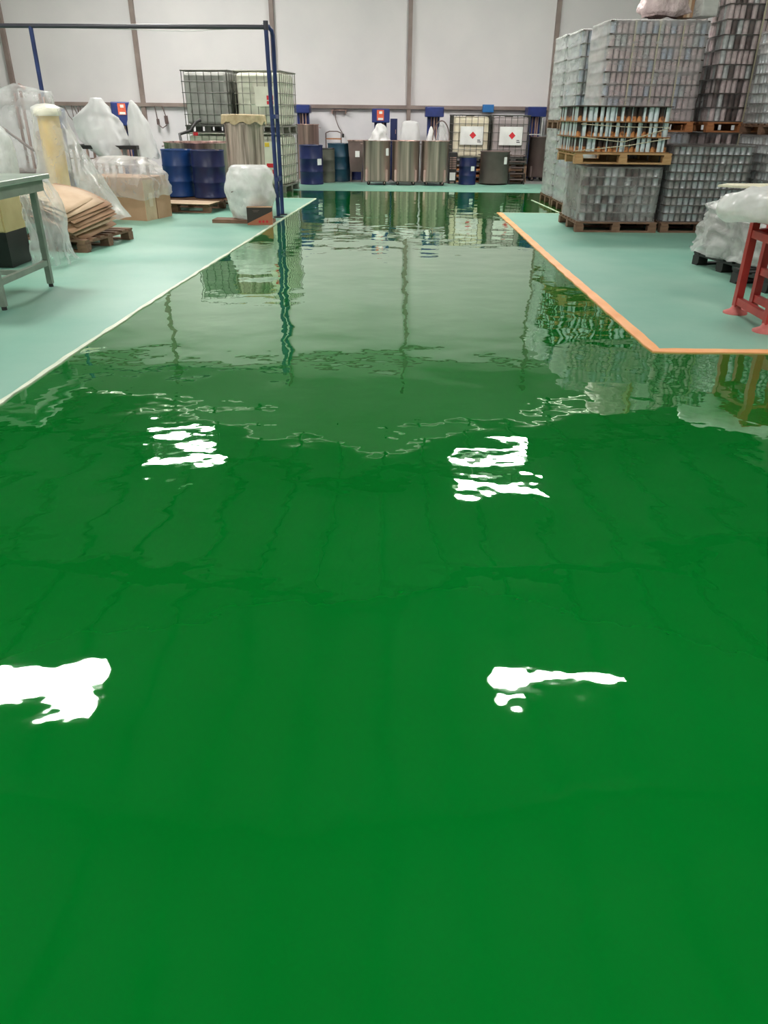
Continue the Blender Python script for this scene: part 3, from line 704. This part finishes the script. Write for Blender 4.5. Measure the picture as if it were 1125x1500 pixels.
MB().add([(-.15, -.16, .24), (.15, -.16, .24), (.15, .16, .24), (-.15, .16, .24), (-.2, -.2, .95), (.2, -.2, .95), (.2, .2, .95), (-.2, .2, .95)], [(3, 2, 1, 0), (0, 1, 5, 4), (1, 2, 6, 5), (2, 3, 7, 6), (3, 0, 4, 7), (4, 5, 6, 7)]).build('body', 'steel_dark', t)
MB().box(-.21, .21, -.21, .21, .94, .965).build('rim', 'steel', t)
MB().box(-.02, .09, -.2, -.19, .58, .72).build('paper_label', 'white', t)
for sx in (-.14, .14):
    for sy in (-.14, .14): MB().box(sx - .015, sx + .015, sy - .015, sy + .015, 0, .26).build('leg', 'steel_dark', t)
t = thing('hand_trolley', 'thin steel hand trolley standing behind the blue drums', 'trolley', (-1.42, 21.75, .004))
for s in (-.2, .2): MB().tube([(s, 0, 0), (s, 0, 1.1)], .014, 6).build('upright', 'steel_dark', t)
MB().tube([(-.2, 0, 1.1), (-.1, -.02, 1.14), (.1, -.02, 1.14), (.2, 0, 1.1)], .014, 6).build('handle', 'steel_dark', t)
MB().box(-.2, .2, -.02, .02, .95, .98).build('crossbar', 'wood_orange', t)
MB().box(-.22, .22, -.25, .02, .0, .02).build('toe_plate', 'steel_dark', t)

# wall fittings
t = thing('junction_box', 'bright blue junction box on the wall rail above the caged tanks', 'junction box', (2.72, 23.05, 1.62))
MB().box(-.15, .15, -.05, .12, 0, .19).build('casing', 'blue_box', t, bevel=.01); MB().box(-.12, .12, -.06, -.05, .03, .16).build('cover', 'blue_box', t)
t = thing('junction_box', 'dark blue junction box on the wall rail beside the grimy caged tank', 'junction box', (-5.35, 23.05, 1.62))
MB().box(-.12, .12, -.05, .12, 0, .3).build('casing', 'mach_blue', t, bevel=.01); MB().box(-.05, .05, -.06, -.05, .08, .2).build('switch_plate', 'white', t)
t = thing('wall_bracket', 'small pale wall bracket with a hanging cable behind the blue drums', 'bracket', (-1.35, 23.2, 1.55))
MB().box(-.22, .22, -.06, .09, .08, .1).box(-.2, -.17, -.06, .09, 0, .08).box(.17, .2, -.06, .09, 0, .08).build('shelf', 'steel', t)
MB().tube([(-.1, 0, .06), (-.1, 0, -.12), (-.02, -.03, -.32), (.1, -.03, -.5)], .012, 6).build('cable', 'steel_dark', t); MB().lathe([(.03, 0), (.03, .09)], 10).build('plug', 'black', t, (.1, -.03, -.58))
t = thing('wall_cable', 'grey cable loop hanging from the wall rail beside the white bags', 'cable', (-6.2, 23.12, 1.68))
MB().tube([(-.18, -.02, .02), (-.14, -.02, -.3), (-.12, -.02, -.45), (-.02, -.02, -.52), (.1, -.02, -.45), (.12, -.02, -.3), (.02, -.02, .02)], .014, 6).build('cord', 'steel_dark', t)
MB().tube([(-.13, -.02, -.3), (-.13, -.02, -.44)], .04, 8).build('socket', 'steel_dark', t); MB().tube([(.1, -.02, -.22), (.11, -.02, -.42)], .05, 8).build('plug', 'steel_dark', t)
t = thing('wall_cable', 'tangled cables below the wall rail beyond the tall plastic cover', 'cable', (-8.55, 23.1, 1.68))
for k in range(4): MB().tube([(-.3 + .2 * k, 0, 0), (-.2 + .12 * k, -.02, -.25 - .05 * k), (.05 * k, -.02, -.5), (.25 - .1 * k, 0, -.02)], .012, 6).build('cord', 'steel_dark', t)

# ------------------------------------------------------------------ blue pipe frame
t = thing('pipe_frame', 'dark blue pipe frame with twin posts beside the aisle', 'pipe frame', (0, 0, 0))
MB().tube([(-1.8, 13.2, .02), (-1.84, 13.2, 2.66)], .032, 12).build('post', 'bluepipe', t)
MB().tube([(-1.78, 13.55, .02), (-1.79, 13.55, 2.58), (-1.8, 13.53, 2.64), (-1.84, 13.5, 2.69), (-1.92, 13.45, 2.7)], .032, 12).build('post', 'bluepipe', t)
MB().tube([(-9.2, 13.2, 2.63), (-1.84, 13.2, 2.66)], .03, 12).build('top_rail', 'darkpipe', t)
MB().tube([(-1.84, 13.2, 2.66), (-1.92, 13.45, 2.7)], .03, 12).build('elbow', 'darkpipe', t)
MB().tube([(-5.36, 13.2, .02), (-5.36, 13.2, 2.64)], .032, 12).build('post', 'bluepipe', t)
for (px, py) in ((-1.8, 13.2), (-1.78, 13.55), (-5.36, 13.2)):
    MB().lathe([(.085, .004), (.085, .016)], 16).build('foot_plate', 'black', t, (px, py, 0))
for zz in (.55, 1.45): MB().box(-1.83, -1.76, 13.17, 13.58, zz, zz + .06).build('clamp', 'bluepipe', t)
MB().tube([(-1.92, 13.2, 2.66), (-3, 13.21, 2.6), (-4.2, 13.21, 2.62), (-5.3, 13.2, 2.63)], .006, 5).build('wire', 'white', t)
MB().tube([(-1.84, 13.2, 2.62), (-1.84, 13.2, 2.74)], .038, 10).build('coupling', 'darkpipe', t)

# ------------------------------------------------------------------ white wrapped can and carton by the post
tag(MB().box(-.52, .42, -.16, .16, 0, .05).build('wooden_plank', 'wood_brown', None, (-2.2, 12.5, .004), rot=(0, 0, R(-3))), 'worn wooden plank on the teal floor under the white wrapped bin', 'plank')
t = thing('wrapped_bin', 'white plastic-wrapped bin on the plank beside the blue posts', 'bin', (-2.14, 12.62, .054))
drape('plastic_wrap', [(0, 0, .76, .24, .22, 2.6), (0, 0, .72, .29, .26, 2.4), (0, 0, .62, .34, .3, 2.2), (0, 0, .42, .37, .33, 2.1), (0, 0, .22, .33, .3, 2.2), (0, 0, .02, .27, .25, 2.4)], 'bag_thick', t, crink=.03, wr=.016, seed=9, rough=.035)
MB().lathe([(.24, 0), (.3, .1), (.31, .45), (.25, .6), (.2, .66)], 28).build('inner_bin', 'white', t)
MB().tube([(-.25, -.28, .4), (-.1, -.3, .45), (.05, -.3, .42), (.22, -.26, .44)], .008, 5).build('strap', 'steel_dark', t)
t = thing('printed_carton', 'small dark and brown printed carton before the white wrapped bin', 'carton', (-1.97, 12.16, .054), 4)
t.location = (-1.96, 12.26, .004)
MB().box(-.19, .19, -.08, .08, 0, .25).build('body', 'boxprint', t)
MB().box(-.19, 0, -.085, .08, .25, .256).box(.0, .19, -.085, .08, .25, .256).build('top_flap', 'card', t)
MB().box(-.1, .0, -.082, -.08, .205, .212).box(-.09, -.02, -.082, -.08, .188, .195).build('printed_lines', 'steel_dark', t)
for k in range(3): MB().lathe([(.02, 0), (.02, .002)], 12).build('printed_dot', 'red', t, (.0 + .055 * k, -.081, .05), rot=(PI / 2, 0, 0))

# ------------------------------------------------------------------ pallet with drums, cardboard carton under plastic
pallet(-3.55, 14.55, .004, 1.25, 1.6, 'wood_brown', -8, 'low pallet under the two blue drums', 'pallets on the walkway')
tag(MB().box(-.66, .66, -.86, -.3, 0, .008).build('cardboard_sheet', 'card_pale', None, (-3.55, 14.5, .149), rot=(0, 0, R(-8))), 'flat pale cardboard sheet lying on the low pallet before the blue drums', 'cardboard')
t = thing('cardboard_carton', 'large brown cardboard carton under a clear plastic dome', 'carton', (-4.22, 13.02, .004), -16)
cw, cd, chh = 1.1, .72, .62
MB().box(-cw / 2, cw / 2, -cd / 2, cd / 2, 0, chh).build('body', 'card', t)
MB().box(-cw / 2 - .004, -cw / 2 + .5, -cd / 2 - .006, -cd / 2, .0, chh).build('side_flap', 'card', t)
MB().box(cw / 2, cw / 2 + .008, -cd / 2, -.06, 0, chh - .03).build('end_flap', 'card_pale', t)
MB().box(cw / 2, cw / 2 + .012, -.04, cd / 2 + .02, 0, chh - .12).build('end_flap', 'card', t)
MB().box(cw / 2 + .008, cw / 2 + .011, -.24, -.14, .2, .4).build('tape', 'tape', t)
pl = drape('plastic_cover', [(0, .02, .9, .16, .12, 2.2), (0, .02, .88, .34, .2, 2.4), (0, .01, .8, .52, .34, 3), (0, 0, .66, .6, .41, 5), (0, 0, .5, .62, .43, 6), (0, 0, .33, .625, .44, 6)], 'bag_clear', t, crink=.05, seg=90, sub=7, wr=.012, seed=12, rough=.04, hem=.07)

# ------------------------------------------------------------------ flattened cardboard on a pallet
pallet(-4.02, 10.1, .004, 1.0, 1.2, 'wood_brown', -10, 'worn pallet under the heap of flattened cardboard', 'pallets on the walkway')
def card_sheet(w, d, bend, seed, m):
    rnd = random.Random(seed); n = 12; vs_ = []; fs = []; t_ = .007
    for i in range(n + 1):
        u = i / n
        for j in range(5):
            v = j / 4
            z = -bend * max(0, u - .35) ** 2 + .015 * math.sin(3 * u + seed) - .06 * v * 0
            for s in (0, t_): vs_.append((-w / 2 + w * u, -d / 2 + d * v, z + s))
    ix = lambda i, j, s: (i * 5 + j) * 2 + s
    for i in range(n):
        for j in range(4):
            fs += [(ix(i, j, 1), ix(i + 1, j, 1), ix(i + 1, j + 1, 1), ix(i, j + 1, 1)), (ix(i, j, 0), ix(i, j + 1, 0), ix(i + 1, j + 1, 0), ix(i + 1, j, 0))]
        fs += [(ix(i, 0, 0), ix(i + 1, 0, 0), ix(i + 1, 0, 1), ix(i, 0, 1)), (ix(i, 4, 0), ix(i, 4, 1), ix(i + 1, 4, 1), ix(i + 1, 4, 0))]
    for j in range(4): fs += [(ix(0, j, 0), ix(0, j, 1), ix(0, j + 1, 1), ix(0, j + 1, 0)), (ix(n, j, 0), ix(n, j + 1, 0), ix(n, j + 1, 1), ix(n, j, 1))]
    return MB().add(vs_, fs, 0, None, True)
for i in range(11):
    rnd = random.Random(100 + i); top = i == 10
    o = card_sheet(rnd.uniform(.8, 1.0) if not top else .8, rnd.uniform(.7, .95) if not top else .8, .46 - .022 * i, i, 'card_pale' if i % 3 == 0 else 'card').build('cardboard_sheet', 'card_pale' if (i % 3 == 0 or top) else 'card', None,
        (-4.14 + rnd.uniform(-.06, .1) - (.1 if top else 0), 9.95 + rnd.uniform(-.05, .05), .37 + .026 * i), rot=(R(8), R(3 + .25 * i), R(-14 + rnd.uniform(-9, 9))))
    tag(o, 'flattened brown carton sheet in the heap on the worn pallet' if not top else 'topmost pale carton sheet with shiny tape on the cardboard heap', 'cardboard', 'flattened cartons on the worn pallet')
    if top:
        MB().box(-.3, -.08, -.42, -.3, .03, .034).build('tape', 'tape', o); MB().box(0, .12, -.42, -.3, .025, .03).build('tape', 'tape', o)

# ------------------------------------------------------------------ plastic covered machines on the left
t = thing('covered_foam_post', 'yellow foam post with ivory cap under a flaring plastic sheet', 'foam post', (-4.58, 11.32, .004))
MB().lathe([(.14, 0), (.14, 1.5)], 28).build('post', 'foam_y', t)
MB().lathe([(.17, 1.46), (.18, 1.5), (.15, 1.56), (.06, 1.59)], 28).build('cap', 'foam_w', t)
drape('plastic_sheet', [(0, 0, 1.6, .1, .1, 2), (0, 0, 1.55, .19, .19, 2), (.01, 0, 1.4, .21, .21, 2), (.1, -.03, 1.0, .32, .3, 2), (.22, -.08, .5, .5, .4, 2), (.3, -.1, .2, .62, .46, 2)], 'bag_clear', t, wr=.02, seed=15, rough=.025)
bag('plastic_heap', 'low heap of crumpled clear plastic behind the grey bench', -5.25, 9.34, .004, [(-.2, 0, .93, .35, .2, 2), (-.05, 0, .88, .55, .3, 2.2), (0, 0, .72, .7, .38, 2.4), (.02, 0, .4, .74, .4, 2.6), (.0, 0, .02, .76, .42, 2.6)], 'bag_thick', 17, None, crink=.06, wr=.018, rough=.06)
t = thing('covered_pump', 'steel pump stand with tubes under a tall clear plastic cover', 'pump', (-5.28, 12.3, .004))
MB().box(-.35, .35, -.3, .3, 0, .75).build('cabinet', 'steel_dark', t, bevel=.02)
for (px, py, hh) in ((-.12, 0, 1.78), (-.02, -.02, 1.78), (.24, 0, 1.74), (.3, 0, 1.7)):
    MB().tube([(px, py, .75), (px, py, hh)], .022, 8).build('pipe', 'steel', t)
MB().lathe([(.12, .75), (.13, .8), (.13, 1.2), (.1, 1.26)], 20).build('cylinder', 'steel', t, (.22, -.05, 0))
MB().tube([(-.35, -.1, 1.3), (.0, -.15, 1.05), (.15, -.1, .95)], .02, 6).build('lever', 'steel_dark', t)
MB().tube([(-.12, 0, 1.79), (-.02, -.02, 1.84), (.05, 0, 1.79)], .03, 8).build('elbow', 'steel', t)
drape('plastic_cover', [(-.1, 0, 1.86, .05, .05, 2), (-.06, 0, 1.84, .14, .1, 2), (0, 0, 1.76, .4, .2, 2.4), (-.02, 0, 1.4, .46, .32, 2.4), (-.05, 0, 1.0, .5, .38, 2.4), (-.06, 0, .72, .52, .4, 2.4)], 'bag_clear', t, wr=.03, seed=19, rough=.03)
bag('plastic_cover', 'bulging milky plastic cover beside the pump stand', -5.5, 10.75, .004, [(-.1, 0, 1.66, .1, .1, 2), (-.1, 0, 1.6, .3, .25, 2), (0, 0, 1.3, .55, .4, 2), (0, 0, 1.0, .6, .42, 2.3), (0, 0, .1, .55, .45, 2.4)], 'bag_thick', 23, None, wr=.03, rough=.04)
t = thing('hand_grinder', 'dark hand tools with wooden grip lying on the plastic heap', 'tool', (-5.1, 9.36, .93), 10)
MB().box(-.2, .25, -.04, .04, .03, .09).build('body', 'black', t, bevel=.012); MB().tube([(-.02, 0, .08), (-.1, 0, .24)], .014, 6).build('handle', 'rubber', t)
MB().lathe([(.03, 0), (.035, .06), (.02, .1)], 12).build('grip', 'wood', t, (-.24, 0, .02)); MB().lathe([(.02, 0), (.02, .04)], 10).build('knob', 'black', t, (-.24, 0, .12))
# two machines under pointed white bags with a dark rack before them
t = thing('dark_rack', 'dark steel rack with pale bars under the pointed white bags', 'rack', (-5.05, 14.85, .004))
for sx in (-.6, .6):
    for sy in (-.3, .3): MB().box(sx - .025, sx + .025, sy - .025, sy + .025, 0, 1.0).build('leg', 'black', t)
MB().box(-.64, .64, -.34, .34, .94, 1.0).build('top', 'black', t); MB().box(-.62, .62, -.32, .32, .3, .33).build('shelf', 'black', t)
for k in range(9): MB().box(-.5 + .12 * k, -.46 + .12 * k, -.33, -.31, .5, .94).build('bar', 'steel', t)
MB().box(-.62, .62, -.335, -.315, .78, .8).build('rail', 'steel', t)
mz = .904
bag('white_bag', 'largest pointed white bag over a machine on the dark rack', -5.05, 14.8, .004, [(-.04, 0, 1.73, .09, .05, 2), (-.04, 0, 1.65, .14, .1, 2), (-.1, 0, 1.42, .36, .2, 2), (-.06, 0, 1.26, .41, .27, 2), (0, 0, 1.09, .4, .3, 2.2), (.1, -.1, .92, .29, .27, 2.3), (.29, -.22, .7, .13, .18, 2.3)], 'bag', 27, wr=.03, rough=.025, hem=.04, fold=7, crink=.03)
bag('white_bag', 'narrow pointed white bag beside the largest one on the dark rack', -4.42, 14.85, .8, [(-.08, 0, .9, .03, .03, 2), (-.07, 0, .85, .07, .06, 2), (-.02, 0, .55, .17, .14, 2), (.02, 0, .25, .22, .18, 2), (.12, 0, 0, .17, .22, 2)], 'bag', 29, wr=.03, rough=.02, hem=.06, fold=7, crink=.02)
t = thing('black_hose_coil', 'black hose bundle over the rim of the wide steel vat', 'hose', (-4.35, 17.0, 0))
MB().tube([(.35, -.7, .07), (.2, -.3, .9), (.1, 0, 1.14), (.3, .1, 1.2), (.42, .2, 1.36), (.5, .25, 1.4)], .03, 8).build('hose', 'rubber', t)
MB().lathe([(.05, 0), (.05, .06)], 12).build('red_cap', 'red', t, (.45, -.1, 1.12))

# ------------------------------------------------------------------ grey bench and yellow drawer unit
t = thing('workbench', 'grey green steel bench with splayed stretcher beside the walkway', 'bench', (-4.35, 6.95, .004))
MB().box(-1.3, 1.22, -.62, .58, .96, 1.0).build('top', 'benchtop', t, bevel=.006)
MB().box(-1.25, 1.17, -.56, .52, .86, .96).build('apron', 'bench', t)
for sx in (-1.2, 1.08):
    for sy in (-.52, .48):
        lg = MB().box(sx - .025, sx + .025, sy - .025, sy + .025, .03, .9).build('leg', 'bench', t)
        MB().lathe([(.022, 0), (.022, .03)], 10).build('foot', 'rubber', lg, (sx, sy, 0))
    MB().box(sx - .02, sx + .02, -.5, .46, .2, .25).build('stretcher', 'bench', t)
MB().box(-1.2, 1.08, -.04, .0, .2, .24).build('stretcher', 'bench', t)
t = thing('drawer_unit', 'yellow drawer unit on a dark base behind the bench', 'drawers', (-4.62, 8.64, .004), 0)
MB().box(-.5, .55, -.25, .25, 0, .36).build('plinth', 'black', t)
MB().box(-.5, .55, -.24, .25, .36, .88).build('body', 'cab_y', t)
for z0, z1, hz in ((.37, .71, .655), (.72, .87, .79)):
    d_ = MB().box(-.49, .54, -.26, -.24, z0, z1).build('drawer', 'cab_y', t)
    MB().box(.28, .4, -.266, -.26, hz, hz + .05).build('handle_slot', 'black', d_)
bag('plastic_sheet', 'hanging crumpled clear plastic sheet beside the yellow drawers', -3.74, 8.72, .004, [(-.14, 0, .9, .1, .22, 2.6), (-.12, 0, .87, .15, .26, 2.8), (-.03, 0, .6, .14, .28, 2.6), (.02, -.02, .3, .15, .3, 2.4), (.04, -.04, .02, .17, .3, 2.4)], 'bag_clear', 33, None, wr=.05, rough=.05, fold=14)

# ------------------------------------------------------------------ covered machine and red stand on the right
for i, yy in enumerate((7.62, 8.72)):
    pallet(4.28, yy, .004, 1.2, 1.05, 'black', 12, 'black plastic pallet under the %s of the plastic-covered load' % ('near half', 'far half')[i], 'black pallets by the red stand')
t = thing('covered_load', 'lumpy load under crumpled clear plastic on black pallets behind the red stand', 'covered load', (4.3, 8.2, .15), 12)
MB().box(-.52, .52, -.95, .9, 0, .42).build('carton_block', 'can_grey', t, bevel=.02)
MB().box(-.48, .5, .1, .85, .42, .52).build('upper_block', 'can_white', t, bevel=.02)
drape('plastic_cover', [(0, .1, .6, .35, .6, 3), (0, .05, .58, .48, .85, 4), (0, 0, .5, .56, .98, 5), (-.02, 0, .3, .6, 1.02, 5), (-.04, 0, .1, .63, 1.04, 5), (-.05, 0, .05, .64, 1.05, 5)], 'cover_grey', t, crink=.09, seg=110, sub=9, wr=.012, seed=37, rough=.045, hem=.02)
t = thing('wrapped_bundle', 'milky plastic-wrapped bundle lying on top of the red stand', 'bundle', (3.3, 6.42, .905), -4)
o = drape('plastic_wrap', [(-.05, 0, .62, .03, .05, 2), (-.03, 0, .55, .08, .16, 2), (0, 0, .36, .12, .26, 2.2), (.0, 0, 0, .13, .3, 2.3), (.02, 0, -.4, .14, .3, 2.3), (.02, 0, -.5, .08, .18, 2)], 'bag_thick', t, crink=.03, wr=.02, seed=41, rough=.03)
o.rotation_euler = (0, R(-90), 0)
o = MB().lathe([(.07, -.42), (.09, -.4), (.09, .36), (.07, .38)], 28).build('roll_core', 'white', t); o.rotation_euler = (0, R(-90), 0)
t2 = tag(MB().add([(-.5, -.05, 0), (.1, -.4, 0), (.75, -.4, 0), (.75, .3, 0), (-.3, .2, 0), (-.5, -.05, .02), (.1, -.4, .02), (.75, -.4, .02), (.75, .3, .02), (-.3, .2, .02)],
    [(4, 3, 2, 1, 0), (5, 6, 7, 8, 9)] + [(i, (i + 1) % 5, 5 + (i + 1) % 5, 5 + i) for i in range(5)]).build('foam_board', 'board', None, (4.12, 8.95, .85)), 'thin cream board resting on the back of the plastic-covered load', 'board')

t = thing('red_stand', 'red painted steel stand with round floor pads on the storage floor', 'stand', (3.06, 6.6, .004))
P = [(0, 0), (-.02, -.64), (.2, .12), (.2, -.56)]
for i, (px, py) in enumerate(P):
    lg = MB().box(px - .03, px + .03, py - .03, py + .03, .06, .76).build('leg', 'red_steel', t)
    MB().lathe([(.1, 0), (.1, .012), (.05, .035), (.03, .07)], 24).build('floor_pad', 'pink_steel', lg, (px, py, 0))
def rail(a, b, z, nm='rail'):
    (x0, y0), (x1, y1) = P[a], P[b]
    d = Vector((x1 - x0, y1 - y0, 0)); L = d.length; ang = math.atan2(d.y, d.x)
    MB().box(0.025, L - .025, -.022, .022, -.03, .03).build(nm, 'red_steel', t, (x0, y0, z), rot=(0, 0, ang))
for a, b in ((0, 1), (2, 3), (0, 2), (1, 3)):
    rail(a, b, .66)
rail(0, 1, .11); rail(2, 3, .34); rail(2, 3, .11)
MB().box(-.03, .24, -.68, .14, .76, .77).build('top_plate', 'red_steel', t)
